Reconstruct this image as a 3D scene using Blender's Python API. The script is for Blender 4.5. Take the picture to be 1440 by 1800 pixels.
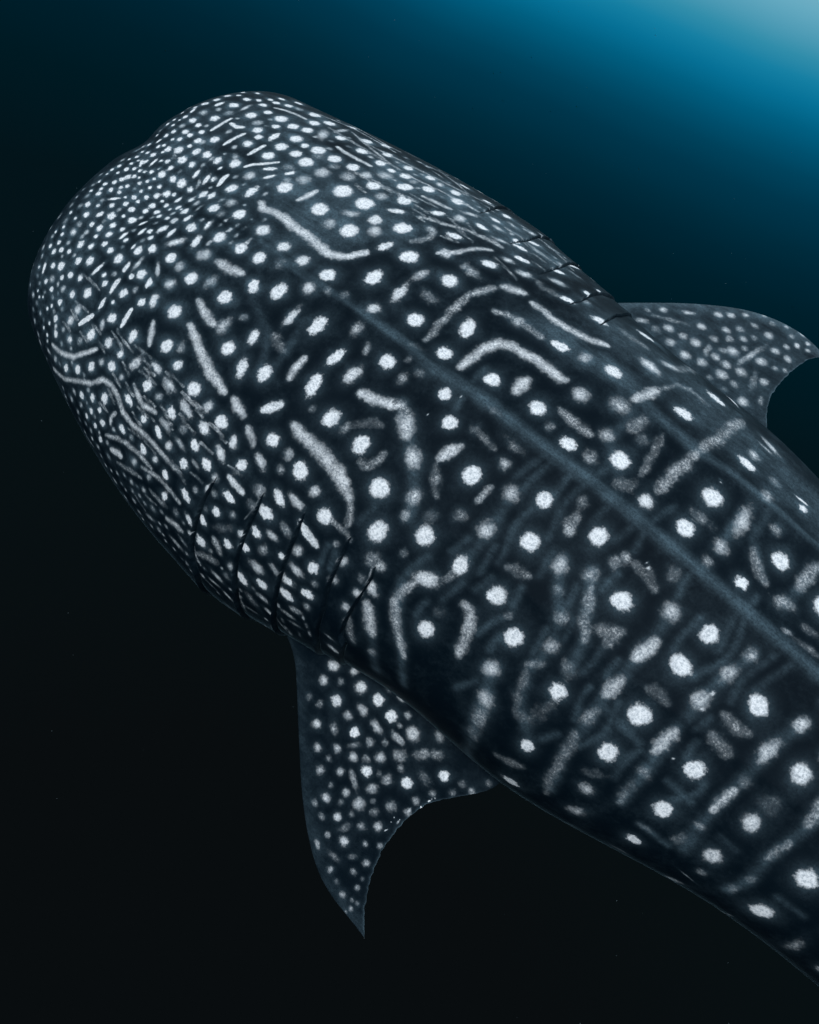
import bpy, math
import numpy as np
from mathutils import Matrix, Vector

# ------------------------------------------------------------------ camera, light, exposure
scene = bpy.context.scene
for o in list(bpy.data.objects):
    bpy.data.objects.remove(o, do_unlink=True)
COL = scene.collection

cam = bpy.data.cameras.new("camera")
cam.sensor_fit = 'HORIZONTAL'; cam.sensor_width = 36.0; cam.lens = 36.0*990/1440
cam.clip_start = 0.02; cam.clip_end = 500
cam_o = bpy.data.objects.new("camera", cam); COL.objects.link(cam_o)
CR = ((0.70964, -0.68565, 0.12757), (0.65055, 0.58534, -0.46952), (0.24719, 0.41889, 0.87063))
CL = (1.7021, -0.8497, 1.1897)
cam_o.matrix_world = Matrix([list(CR[i])+[CL[i]] for i in range(3)]+[[0, 0, 0, 1]])
scene.camera = cam_o

SUN_AZ, SUN_EL = math.radians(-80), math.radians(75)
SDIR = Vector((math.cos(SUN_AZ)*math.cos(SUN_EL), math.sin(SUN_AZ)*math.cos(SUN_EL), math.sin(SUN_EL)))

GLOW = Vector((math.cos(math.radians(118))*math.cos(math.radians(58)), math.sin(math.radians(118))*math.cos(math.radians(58)), math.sin(math.radians(58))))

world = bpy.data.worlds.new("World"); scene.world = world; world.use_nodes = True
nt = world.node_tree; nt.nodes.clear()
sky = nt.nodes.new('ShaderNodeTexSky'); sky.sky_type = 'NISHITA'; sky.sun_disc = False
sky.sun_elevation = SUN_EL; sky.sun_rotation = math.pi/2-SUN_AZ
tint = nt.nodes.new('ShaderNodeMix'); tint.data_type = 'RGBA'; tint.blend_type = 'MULTIPLY'
tint.inputs[0].default_value = 1.0
tint.inputs[7].default_value = (0.68, 0.88, 0.93, 1)       # metres of sea water between sky and shark
bg = nt.nodes.new('ShaderNodeBackground'); bg.inputs[1].default_value = 0.08
wo = nt.nodes.new('ShaderNodeOutputWorld')
nt.links.new(sky.outputs[0], tint.inputs[6]); nt.links.new(tint.outputs[2], bg.inputs[0])
nt.links.new(bg.outputs[0], wo.inputs[0])

sun = bpy.data.lights.new("sun", 'SUN'); sun.energy = 3.1; sun.angle = math.radians(20)
sun.color = (0.93, 0.975, 1.0)
sun_o = bpy.data.objects.new("sun", sun); COL.objects.link(sun_o)
sun_o.rotation_euler = SDIR.to_track_quat('Z', 'Y').to_euler()
sun_o.location = SDIR*40

scene.view_settings.view_transform = 'Standard'; scene.view_settings.look = 'None'
scene.view_settings.exposure = 0.0; scene.view_settings.gamma = 1.0
scene.view_settings.use_curve_mapping = False

# ------------------------------------------------------------------ node helpers
class NG:
    def __init__(s, mat):
        mat.use_nodes = True; s.t = mat.node_tree; s.t.nodes.clear()
    def n(s, typ, **kw):
        o = s.t.nodes.new(typ)
        for k, v in kw.items(): setattr(o, k, v)
        return o
    def put(s, sock, v):
        if isinstance(v, (int, float)): sock.default_value = v
        elif isinstance(v, tuple): sock.default_value = v
        else: s.t.links.new(v, sock)
    def math(s, op, a, b=0.0, c=None, clamp=False):
        o = s.n('ShaderNodeMath', operation=op, use_clamp=clamp)
        s.put(o.inputs[0], a); s.put(o.inputs[1], b)
        if c is not None: s.put(o.inputs[2], c)
        return o.outputs[0]
    def attr(s, name):
        return s.n('ShaderNodeAttribute', attribute_name=name).outputs['Fac']
    def noise(s, vec, scale, detail=3.0, rough=0.55):
        o = s.n('ShaderNodeTexNoise'); s.put(o.inputs['Vector'], vec)
        o.inputs['Scale'].default_value = scale; o.inputs['Detail'].default_value = detail
        o.inputs['Roughness'].default_value = rough
        return o.outputs['Fac']
    def smooth(s, v, lo, hi, a=0.0, b=1.0):
        o = s.n('ShaderNodeMapRange', interpolation_type='SMOOTHSTEP')
        s.put(o.inputs[0], v); s.put(o.inputs[1], lo); s.put(o.inputs[2], hi); s.put(o.inputs[3], a); s.put(o.inputs[4], b)
        return o.outputs[0]
    def mix(s, f, a, b):
        o = s.n('ShaderNodeMix', data_type='RGBA'); s.put(o.inputs[0], f); s.put(o.inputs[6], a); s.put(o.inputs[7], b)
        return o.outputs[2]

def lin(r, g, b):
    f = lambda c: c/255/12.92 if c <= 10.3 else ((c/255+.055)/1.055)**2.4
    return (f(r), f(g), f(b), 1.0)

# ------------------------------------------------------------------ the open sea round the shark
def build_water():
    m = bpy.data.materials.new("deep_sea_water"); g = NG(m)
    tc = g.n('ShaderNodeTexCoord')
    nrm = g.n('ShaderNodeVectorMath', operation='NORMALIZE'); g.put(nrm.inputs[0], tc.outputs['Object'])
    dot = g.n('ShaderNodeVectorMath', operation='DOT_PRODUCT'); g.put(dot.inputs[0], nrm.outputs[0])
    dot.inputs[1].default_value = GLOW
    STOPS = [(-.83, (9, 13, 15)), (-.46, (7, 17, 20)), (-.15, (3, 20, 26)), (-.037, (0, 26, 35)), (.025, (0, 31, 43)), (.07, (0, 37, 52)), (.1, (0, 43, 60)), (.148, (0, 54, 76)),
             (.178, (0, 66, 92)), (.2, (0, 79, 109)), (.222, (0, 94, 128)), (.245, (6, 113, 151)), (.263, (20, 127, 163)), (.282, (50, 142, 171)), (.318, (102, 170, 193)), (.40, (160, 200, 214)), (.55, (215, 230, 236))]
    rays = g.noise(nrm.outputs[0], 2.3, 2.0, .5)
    tt = g.math('MULTIPLY_ADD', g.math('SUBTRACT', rays, .5), .03, dot.outputs['Value'])
    mr = g.n('ShaderNodeMapRange'); g.put(mr.inputs[0], tt); mr.inputs[1].default_value = -.83; mr.inputs[2].default_value = .55
    cr = g.n('ShaderNodeValToRGB'); g.put(cr.inputs[0], mr.outputs[0])
    el = cr.color_ramp.elements
    for i, (t, c) in enumerate(STOPS):
        p = (t+.83)/1.38
        e = el[i] if i < 2 else el.new(p)
        e.position = p; e.color = lin(*c)
    em = g.n('ShaderNodeEmission'); g.put(em.inputs[0], cr.outputs[0]); em.inputs[1].default_value = 1.0
    out = g.n('ShaderNodeOutputMaterial'); g.put(out.inputs[0], em.outputs[0])
    # a bowl of far water, open above 38 degrees where the daylight comes down
    R = 70.0; nu, nv = 96, 48
    vs = []; fs = []
    for j in range(nv+1):
        e = math.radians(-90+(128.0*j/nv))
        for i in range(nu):
            a = 2*math.pi*i/nu
            vs.append((R*math.cos(e)*math.cos(a), R*math.cos(e)*math.sin(a), R*math.sin(e)))
    for j in range(nv):
        for i in range(nu):
            k = (i+1) % nu
            fs.append((j*nu+i, (j+1)*nu+i, (j+1)*nu+k, j*nu+k))
    me = bpy.data.meshes.new("water"); me.from_pydata(vs, [], fs); me.materials.append(m)
    for p in me.polygons: p.use_smooth = True
    o = bpy.data.objects.new("water", me); COL.objects.link(o)
    o.location = (1.5, -0.5, 0.6)
    o['kind'] = 'structure'
build_water()

# ------------------------------------------------------------------ the shark's pattern, read off its skin, plus painted rim light and haze:
# "x,angle x,angle ...;radius;paleness" with x in mm from the snout, angle in mrad from the dorsal ridge, radius in 0.1 mm
SPOTS=(
'806,-872 830,-860 854,-848 878,-839 902,-836 926,-838;29;33|845,858 869,847 893,834;34;46|865,-662 889,-671 913,-682 937,-695;29;48|797,-791 821,-800 845,-804;29;37|413,-761 437,-760 461,-755;32;49|569,-719 593,-720 617,-727;30;36|677,-752 701,-759 725,-761;30;47|960,483 984,483 1008,479;31;49|1048,790 1072,788 1096,791;33;44|671,-934 695,-924 719,-916;30;42|1308,632 1332,637 1356,644;30;43|683,-673 707,-683 731,-692;30;38|843,487 867,479 891,469;32;41|1023,466 1047,476 1071,485 1095,490 1119,491 1143,487 1167,479;30;46|754,-613 778,-607 802,-598;29;44|1210,723 1234,714 1258,706;31;50|896,-562 920,-560 944,-561 968,-566 992,-574;28;46|626,-1299 650,-1288 674,-1275;32;44|749,-638 773,-627 797,-621 821,-623;29;34|915,530 939,530 963,534 987,539 1011,546;31;45|937,-1076 961,-1071 985,-1060;30;35|787,414 811,403 835,398;31;38|967,453 991,457 1015,454;31;39|683,-827 707,-837 731,-849;30;36|1102,562 1126,547 1150,534;31;34|592,-629 616,-629 640,-632 664,-637;30;39|928,-630 952,-634 976,-639 1000,-644;28;38|1024,-649 1048,-650 1072,-650;28;40|695,993 719,995 743,989;36;35|518,-693 542,-688 566,-686;31;33|806,-696 830,-690 854,-687;29;46|374,-588 398,-579 422,-570 446,-564 470,-560;31;40|686,-584 710,-575 734,-567 758,-562;29;37|1047,531 1071,519 1095,512 1119,512;31;43|1123,-640 1147,-643 1171,-642;27;41|982,434 1006,428 1030,427;31;41|803,-757 827,-750 851,-741 875,-733;29;41|834,-598 858,-603 882,-605;29;33|1014,-570 1038,-570 1062,-574 1086,-581;28;39|490,-783 514,-781 538,-777;3'
'1;38|411,-710 435,-697 459,-685 483,-675;31;45|406,-857 430,-848 454,-843;32;35|1034,697 1058,693 1082,694;32;34|603,-604 627,-608 651,-610 675,-610 699,-607;30;38|1096,409 1120,417 1144,426;30;47|1044,-775 1068,-768 1092,-768;28;34|729,-723 753,-731 777,-735;30;49|724,-585 748,-588 772,-595;29;47|897,-1162 921,-1174 945,-1184;31;35|1285,680 1309,692 1333,698;31;35|1236,481 1260,482 1284,480 1308,475 1332,469;29;43|821,-551 845,-546 869,-542 893,-541;29;42|941,-547 965,-553 989,-559;28;49|636,767 808,765 964,795 1089,856;51;45|832,655 892,661 963,679 1023,683 1082,689;32;60|794,891 851,928 938,864 1001,810;44;40|1004,438 1069,474 1116,517 1166,536 1223,567;52;55|402,903 523,938 710,848;43;50|501,749 674,686 812,666;51;45|1168,707 1269,730 1362,760;47;40|1169,843 1281,891 1384,869;48;40|748,475 869,485 959,507;55;40|2295,41 2352,60;57;25|159,594;100;100|166,494;81;100|159,419;89;100|228,518;124;100|276,658;112;100|219,634;99;100|242,688;81;100|282,763;100;100|315,803;123;100|155,737;69;100|189,788;69;100|178,645;64;100|253,767;82;100|256,869;92;100|294,958;116;100|308,510;157;100|325,607;110;100|253,438;105;60|262,517 256,592;53;80|245,357;113;100|383,601;183;100|443,585;155;100|411,518;112;100|357,477;121;70|484,611;155;100|505,500;177;100|389,427;145;100|421,389;105;100|455,412 449,466;93;100|422,318;133;100|518,676 547,604;116;70|575,689;137;100|507,400;166;100|513,316;164;100|564,404;156;100|550,483;117;100|595,497;186;100|658,493;172;100|616,386;195;100|724,501;162;100|68'
'6,445;129;50|549,241 574,270;60;100|539,181;144;80|579,203 597,240;56;100|614,272 629,302;60;100|637,249;111;40|599,316;121;50|617,458;144;40|686,378;180;80|674,295;158;70|747,433;180;60|778,495;141;80|752,633;145;100|670,663;160;100|623,803;152;100|533,741 532,832;70;60|401,846;172;100|473,813;169;100|457,718;154;100|348,823;113;50|310,688 344,716 386,727 423,721;53;80|494,205 506,233 533,268 560,313;45;90|285,276 283,337 281,416;47;90|371,245 371,309 376,364;55;90|463,268 465,311 467,359;58;90|612,592 650,577 697,572 750,572;62;80|302,381 333,380 347,401;73;90|327,244;118;100|365,155;116;100|408,163;115;100|460,196;147;100|437,224;90;50|484,76 476,106 476,132;72;100|536,91;158;100|597,103 595,143;110;100|658,215;196;100|787,344;234;100|826,461;190;100|876,426;140;60|724,200 731,238 735,276;81;80|794,213;210;100|867,345;223;100|852,258 883,280;91;75|932,383 964,413;80;90|934,303;170;90|912,202;216;100|853,186;150;65|962,260;157;75|1004,336;187;100|929,471;175;100|810,560;162;70|881,549;160;100|721,757;145;100|801,619;102;100|843,635;143;100|505,26;111;100|583,43;125;70|559,-4;140;100|596,-5;100;40|640,24;161;100|595,-74 593,-46;65;100|655,-69;166;100|738,25;173;90|734,-54;156;100|800,-43;162;100|827,19;162;90|903,18;160;90|987,26;179;100|863,-22;127;35|1016,211 1027,252;99;95|1077,85 1072,127;160;100|1085,239;145;100|744,-205;128;50|845,-118;127;100|657,-154;131;80|652,107 670,90 711,103 748,106 797,96 840,98 889,91 930,86 957,97 981,124 999,167;116;80|710,-135 754,-129 795,'
'-114;111;72|510,953;113;100|660,879;132;100|550,841 635,758 714,705 778,669;39;60|452,1070 567,972 653,913 708,908;36;50|431,54 429,84;52;100|447,87;81;100|470,21;96;100|269,242;77;100|309,194;76;70|195,344;96;60|218,420;66;70|196,433 195,491;53;100|166,499;81;100|162,425;80;100|151,364;62;100|166,310 159,352;44;100|197,346;105;60|169,267;70;100|130,303;53;100|204,269;100;100|246,355;113;100|235,262;77;100|197,210;78;70|140,229;53;100|165,235;44;100|165,188;52;100|135,189;61;100|268,240;77;100|227,190;85;90|252,191;85;100|194,159;73;100|185,119;73;100|219,120;51;100|240,143;81;100|293,188;105;100|308,199;59;70|329,243;130;100|289,141;75;100|275,97;130;100|241,69;97;100|214,72;59;100|327,138;116;100|363,153;120;100|406,147 410,177;53;100|317,70;128;100|356,80;94;100|391,48 389,80;53;100|284,27;75;100|264,12;50;100|312,16;74;100|387,141 387,164;37;70|433,135 437,149;41;100|310,-20;103;100|346,-5;90;100|376,3;122;100|431,54 427,88;69;100|448,89;81;80|427,24 412,55;40;60|412,5;89;100|469,15;127;100|510,12 500,43;67;100|451,-18;87;100|409,-59 412,-33;48;100|488,-20;87;80|442,-71;79;100|461,-70;51;100|485,-69;110;100|515,-44 516,-17;43;60|560,-3;140;100|518,-100 522,-73;66;100|490,-124;98;90|457,-134;71;100|482,-194 489,-162;82;100|521,-191 521,-150;66;100|559,-102;131;100|597,-73 593,-43;65;70|548,-203 574,-156;88;85|614,-151 605,-114;87;100|480,-239;66;100|517,-265;115;95|434,-263 432,-231;59;100|456,-222;78;100|420,-148;75;100|395,-139;84;100|363,-171;80;100|397,-234 405,-204;40'
';100|360,-244;112;100|296,-303;113;100|229,-394;82;100|261,-352 267,-326;57;100|326,-260;56;100|327,-212;81;100|299,-215;69;100|271,-269;73;100|237,-320;53;100|208,-358;78;100|327,-324;88;100|299,-383;93;100|366,-304;72;100|345,-368;96;100|391,-334 392,-298;55;100|415,-322;71;100|314,-421;64;100|269,-402;73;100|275,-446;65;70|237,-504;90;80|233,-454;74;60|289,-512;105;100|329,-470;88;100|362,-410;83;100|401,-406;98;100|459,-328 456,-302;35;100|482,-312;124;100|449,-399;132;100|517,-377 515,-326;58;80|496,-418 490,-379;62;100|553,-367;133;100|598,-324 568,-287;49;80|589,-238;144;100|632,-235;120;70|664,-147;143;75|688,-240;163;100|407,-547 416,-474;51;100|366,-517;127;100|327,-571;108;100|281,-678;118;100|249,-725;86;100|222,-819 212,-765;50;100|336,-653;96;100|377,-614;87;100|447,-499;74;100|474,-457;70;60|502,-501 502,-459;65;100|530,-405;69;100|469,-518;85;100|594,-383 588,-351;60;100|650,-309;127;75|311,-712;73;100|277,-776;90;60|255,-832;70;100|191,-837;54;100|271,-588;73;100|241,-621;74;100|218,-674;74;100|189,-682;70;100|247,-563;65;70|214,-612;58;100|300,-575;56;60|206,-569;58;100|173,-603;50;100|193,-539;50;100|178,-460;50;100|209,-453;49;100|232,-126;83;100|224,-153;70;100|247,-103;62;100|222,-80;62;100|202,-106;71;100|244,-69;58;100|259,-59;50;100|276,-40;70;100|193,-72;55;100|179,-33;63;100|167,-64;42;100|165,-119;63;100|157,-157;55;100|190,-146;42;100|160,-189;42;100|214,-186;70;100|245,-182;58;100|258,-155;62;100|280,-107;57;100|263,-93;41;100|294,-79;53;100|303,'
'-53;53;100|333,-59;61;100|315,-90;49;100|228,-224;70;100|255,-202;57;100|194,-227;62;100|302,-167;69;100|321,-168;53;100|329,-127;69;100|348,-94;77;100|373,-93;48;100|365,-59;93;100|385,-41;56;100|396,-94;68;100|363,-135;88;100|421,-97;48;100|304,-127;49;100|207,-281;70;100|199,-257;50;100|177,-304;50;100|168,-242;50;100|247,-261 271,-219;37;100|283,-195;41;100|228,-54 210,-27;46;100|226,-23;71;100|252,-26 247,6;37;100|193,5;63;100|219,11;80;100|171,-3;51;100|155,37;64;100|201,52;64;100|177,66 180,88;38;100|142,100;43;100|236,43;42;100|286,-10;41;100|200,-42;42;100|742,-224 744,-184;84;55|595,-367;94;100|547,-477;126;100|507,-523 501,-469;58;100|470,-516;81;100|571,-429;76;60|616,-441;113;100|650,-418 642,-382;104;90|723,-369;183;100|756,-280 781,-290 819,-298 844,-303;90;70|869,-294;142;60|568,-590;129;100|509,-617 506,-566;58;100|537,-542;57;100|437,-622;129;100|388,-705;99;100|341,-738;84;70|296,-818;69;100|255,-832;66;100|357,-807;84;100|439,-725;106;80|475,-759 491,-707 502,-665;70;100|435,-804;119;85|372,-897;93;100|422,-885;68;70|397,-963;93;100|466,-878;111;90|507,-818;90;60|536,-733;135;100|557,-660 544,-635;65;80|613,-577 609,-535 605,-493;64;95|664,-577 666,-548;123;100|728,-532 709,-496 691,-459;77;80|774,-481;160;100|807,-437 821,-452;93;55|838,-501;122;90|666,-662;93;100|719,-654 729,-611;100;85|773,-571 802,-572;87;85|837,-576 873,-578;75;80|607,-677;121;90|393,-1056 448,-1009 511,-916 549,-827 582,-750;67;75|661,-734;132;100|621,-771;87;80|593,-842;119;100|544'
',-942;110;100|491,-1037;100;100|425,-1105;77;70|414,-1221 488,-1130 556,-1002 618,-905 653,-822 690,-798 725,-805 769,-837 819,-836 872,-815 935,-812 998,-818;64;65|709,-727;78;70|798,-653;124;100|847,-645;97;60|757,-699 783,-714 818,-727 849,-709 866,-704;62;72|754,-762 781,-774;78;100|896,-642 917,-658;89;100|919,-586 955,-606;95;85|985,-528;122;85|921,-519;169;100|1040,-535;145;100|998,-596 1025,-605;97;90|962,-662;99;60|894,-702 925,-713;71;70|842,-771;91;100|892,-749 914,-764;76;100|951,-763;89;80|957,-711 992,-722;53;70|1006,-669 1025,-684;94;100|873,-871 893,-881;70;100|932,-864;83;85|869,-976;93;80|782,-902 800,-903;78;100|831,-888;67;50|747,-876 737,-914 743,-949;60;60|712,-999;96;100|686,-960;73;100|652,-1029;82;100|636,-1103;67;100|684,-1074;74;100|595,-1031;90;100|643,-956;96;100|688,-879;117;100|600,-1092;67;60|585,-1182;60;60|543,-1171;73;60|736,-1038 783,-971 831,-935 875,-918 932,-914;60;55|772,-1071 797,-1042 817,-1030;84;80|717,-1109;74;100|665,-1154;55;60|1008,-766 1024,-775;95;100|1032,-728 1056,-737;42;60|1073,-697;118;100|1073,-616 1100,-637;86;85|788,-364 833,-385 881,-414 927,-437 973,-446 999,-451;99;78|365,-1159 387,-1143;37;60|325,-1067;50;100|354,-1063;49;100|237,-939;42;100|256,-954;41;100|274,-920;41;100|315,-930;53;100|330,-881;53;100|349,-975;53;100|810,-209;170;100|854,-127;133;95|920,-101 916,-70;154;100|977,-30;142;85|1161,86 1152,140;109;85|1026,-5;99;40|1069,7;105;30|1147,23;139;85|895,-219;85;40|869,-301 868,-259;107;65|777,-293 816,-302 '
'845,-308;90;72|961,-267 951,-230;102;90|923,-331;165;100|997,-147 996,-99;88;85|1068,-118 1068,-76;142;100|1157,-52 1153,-28;106;60|1212,-78 1204,-57;61;60|996,-202 1020,-210 1047,-221;104;30|1269,-64;160;100|1159,-166 1163,-114;105;95|1000,-374 984,-327;111;90|1051,-331 1046,-299;144;100|1110,-278 1103,-240 1101,-196;88;72|1174,-273 1163,-218;134;95|1225,-171 1226,-129;124;85|1271,-182 1297,-176 1325,-167 1348,-157 1369,-143;115;78|1324,-91 1322,-69;73;55|1112,-407 1126,-383 1138,-356;111;88|868,-401 904,-422 942,-434 979,-446;105;74|1028,-445 1052,-458 1079,-466;99;78|1106,-488 1124,-500 1146,-521;85;70|1174,-541 1204,-562;84;80|985,-528;101;100|1033,-529 1053,-540;110;100|1002,-598 1025,-605;87;100|1092,-551 1107,-573;92;90|1075,-620 1104,-639;72;85|1153,-606;122;100|1060,-692 1084,-702;87;100|1172,-459 1187,-472;141;100|1234,-475;106;72|1200,-386 1238,-398 1276,-405 1306,-414 1338,-429 1358,-435 1390,-461;131;75|1256,-312 1261,-283;161;95|1207,-307;80;50|1300,-311 1304,-286;82;50|1355,-335 1359,-300;159;100|1380,-370 1402,-366 1412,-332 1414,-299;87;45|1387,-172 1418,-202;129;72|1276,-492;138;100|1240,-533;86;50|1310,-283 1338,-239 1365,-230;81;20|1284,-503;164;100|1342,-540;114;75|1303,-597 1321,-606 1337,-618;69;80|1387,-589 1403,-608;146;100|1417,-600 1441,-610 1462,-615 1477,-635;58;45|1369,-678 1394,-703 1421,-725;75;85|1291,-410 1330,-429 1361,-451 1392,-472 1417,-496;117;76|1417,-496 1440,-542 1450,-579;80;50|1455,-677;71;35|1386,-788;109;70|1395,-868 1419,-892;70;'
'80|1432,-816 1450,-824;112;100|1490,-729;94;70|1453,-957 1473,-960;94;100|1498,-826;91;60|1464,-886;83;30|1407,-954;95;100|1420,-1038;107;100|1438,-1106 1461,-1100;73;55|1475,-1032;85;45|1560,-1271 1582,-1284;74;80|1541,-1175 1565,-1188;31;60|1558,-825;91;80|1549,-751;96;35|1567,-754 1591,-790;93;80|1556,-921;95;75|1589,-856 1608,-895 1619,-950 1637,-998;127;68|1570,-984 1586,-1051 1609,-1129;90;40|1457,-408;204;100|1513,-567 1515,-523;184;93|1545,-654;159;40|1563,-663;127;55|1541,-444;104;60|1603,-465;186;100|1525,-353 1535,-381;129;60|1458,-247 1481,-273;140;72|1589,-566;75;40|1595,-214 1597,-180;168;100|1518,-215 1524,-190 1535,-161;85;76|1540,-273;100;45|1519,-238 1543,-288 1568,-325;82;25|1642,-259 1643,-224 1645,-190;71;55|1633,-334;123;30|1587,-396;124;18|1695,-338 1697,-302;131;78|1705,-505 1699,-463;138;92|1649,-616 1681,-593;133;86|1705,-513 1697,-567;80;35|1647,-650 1638,-710 1638,-769 1655,-825 1677,-886 1702,-948 1724,-1010;102;55|1720,-799 1738,-806;160;100|1728,-702;124;20|1758,-603 1774,-605 1791,-634 1803,-696 1812,-766 1817,-804;107;64|1792,-502;109;100|1659,-1125;100;45|1093,249;189;100|1001,326 1020,358;124;100|1060,409;113;60|1072,409 1080,372 1072,331 1058,307;86;45|930,473;164;100|887,562;144;100|878,624;105;60|928,632;153;100|883,744;141;100|811,723;134;100|977,740;147;100|1015,673;168;100|945,560 976,570 1008,577 1034,587;59;70|1016,498 1033,526;89;100|1077,561;139;80|1121,594 1150,598;73;100|1104,444 1133,455;94;100|1034,857 1060,866;58;100|1020,1051'
';114;100|965,1051;124;100|935,896 962,902;64;100|924,730;115;70|1060,616 1091,647;71;70|1119,712 1146,714;68;100|1126,836;123;100|1153,658 1184,664;66;70|1160,778 1193,771;68;45|1153,1074 1186,1072;56;100|1075,1061 1110,1051;57;100|1084,1067 1115,1051;57;50|1220,841;97;80|1243,752 1269,789;67;100|1229,667;93;100|1237,638 1271,660;65;100|1163,543 1197,556 1226,561;72;55|1184,581 1224,607;50;70|1225,1082 1265,1082;81;50|1281,872 1310,918;69;45|1273,720 1303,747;58;55|1269,573 1305,600;71;100|1257,513 1280,532;71;80|1315,511 1344,539;92;80|1239,424 1260,447;113;100|1219,262;185;100|1212,352 1254,351;112;55|1151,194 1157,234;96;68|1149,350;139;85|1133,328 1147,353 1169,389 1181,436 1198,477 1218,507;66;70|1203,167 1232,163;122;40|1241,72;185;100|1355,137 1340,183;146;95|1301,41 1300,65 1291,108 1287,154 1284,213 1284,265 1297,314 1309,361;87;50|1288,281 1299,318 1310,358;96;55|1326,393 1349,415 1373,436;125;70|1409,424 1441,430 1481,430 1516,447 1551,466 1586,498 1615,534;101;72|1359,279 1392,304 1428,316 1459,321 1495,325;86;45|1422,311;145;65|1370,545 1398,540 1430,562;91;25|1443,574 1471,600;83;100|1386,627 1416,659;85;80|1362,706 1384,744;72;100|1360,895 1375,1006;61;100|1353,786;97;70|1330,1072 1345,1082;46;100|1381,821 1415,842;58;35|1539,622 1567,653;97;100|1472,743;90;100|1410,1072 1430,1061;49;100|1479,878;62;100|1492,682;96;40|1355,1072 1375,1072;50;100|1357,42;167;95|1411,38 1411,75 1414,131 1426,184 1456,211 1491,221 1522,231 1558,238 1594,236 1606,247;117;76|1484,68;'
'170;100|1543,86 1541,118 1541,148;134;76|1524,344 1553,358;112;100|1602,387;128;70|1606,88;173;100|1655,241;163;76|1645,138 1673,133 1702,131 1732,137;102;50|1655,63;108;45|1698,52 1720,58;129;100|1765,67;131;55|1428,-43;130;100|1476,-96 1485,-109;147;100|1349,-36;99;40|1326,-89 1324,-73;92;55|1305,-28;67;25|1348,-151 1371,-146 1393,-155;114;45|1399,-161 1408,-185 1422,-211;152;72|1460,-245 1482,-278;143;72|1523,-355 1536,-380;135;58|1516,-211 1522,-173 1535,-140;98;72|1538,-269 1548,-289;85;40|1608,-41 1644,-48;79;35|1535,-73;102;40|1540,-74 1577,-82 1595,-86;70;30|1634,-109;112;65|1681,-160 1694,-175;138;68|1749,-121;159;100|1810,-53;97;40|1820,-145 1818,-104;91;50|1520,-8 1556,-1;51;25|1278,4 1310,8;54;25|1658,423 1686,433;150;100|1708,633 1741,628;146;80|1743,746 1777,795;105;70|1777,795 1810,1072;117;30|1640,865 1676,904;90;100|1606,713 1652,732 1684,754;101;30|1752,388 1762,437 1774,516;115;72|1774,516 1800,650 1834,697 1885,682;70;30|1874,809 1908,801;112;100|1910,1072 1942,961;56;100|1840,502 1874,511;127;100|1736,317;183;60|1789,265 1801,340;123;45|1759,173;146;60|1816,126;199;100|1852,326 1862,210 1869,135;88;30|1824,253;142;25|1843,47 1865,80;122;35|1934,399 1946,481 1959,656 1973,782;119;47|1917,125 1919,202 1926,288 1933,371;112;52|2015,511 2047,508;95;100|2034,594;126;55|2038,782 2077,751;74;80|2030,712 2063,708;43;55|1911,65;148;88|1765,72;136;40|1811,-53;109;30|2013,250;205;100|2005,81;177;100|2092,214 2089,307;121;76|2003,151 2038,153;101;35|2103,436;136;55|2'
'181,551;97;100|2157,581 2190,594;33;100|2156,334;117;40|1882,-105;176;100|1831,-162 1821,-103;96;55|2091,541 2111,548;90;30|2085,114;145;70|2078,40;106;40|2042,-48;128;30|2196,243;176;100|2141,192 2167,147 2191,127;106;35|2254,214 2256,289 2264,362;126;50|2147,62 2161,63;116;100|2230,106 2256,125;115;50|2313,227;194;100|2267,37 2283,43;48;65|2297,103 2328,107;74;30|2370,79;94;100|2261,479;118;70|1920,-217;136;55|1936,-251 1953,-308 1971,-367 1991,-413;97;42|1941,-134;113;55|1950,-99;98;50|1971,-98 2004,-99 2035,-125;90;28|1999,-232 1997,-207;186;100|2000,-339 2023,-329 2034,-303;133;38|2029,-363;92;45|2085,-140;155;70|2165,-119;168;100|2087,-341 2091,-300 2097,-251;121;75|2160,-276 2162,-251;192;100|2247,-89;116;50|2237,-207 2241,-159;112;66|2089,-518 2090,-482 2092,-443;121;66|2225,-333 2233,-294;133;70|2311,-214 2317,-188;171;100|2161,-503;196;100|2140,-397 2160,-393 2184,-400;94;20|2391,-173 2397,-141;110;70|2278,-309 2308,-323 2332,-309;107;35|2283,-402 2303,-411 2327,-422;117;35|2227,-586 2227,-528 2230,-473;112;70|2094,-657 2096,-604;104;45|2094,-731 2101,-791 2108,-842;105;30|2158,-711 2172,-718;170;100|2376,-354 2382,-277;109;75|2459,-186;105;45|2006,-535;149;20|2400,-42;100;18|1782,-279 1784,-247;172;100|1781,-385 1801,-372 1825,-358;96;30|1801,-492;171;92|1855,-239 1864,-272;128;70|1889,-334;89;30|1847,-523;90;35|1927,-398;123;45|1881,-578;173;100|1883,-736 1891,-760;148;76|1949,-507;129;60|1940,-626 1952,-590;86;50|1942,-648 1952,-705 1962,-765 1981,-831;84;25|1985'
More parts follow.
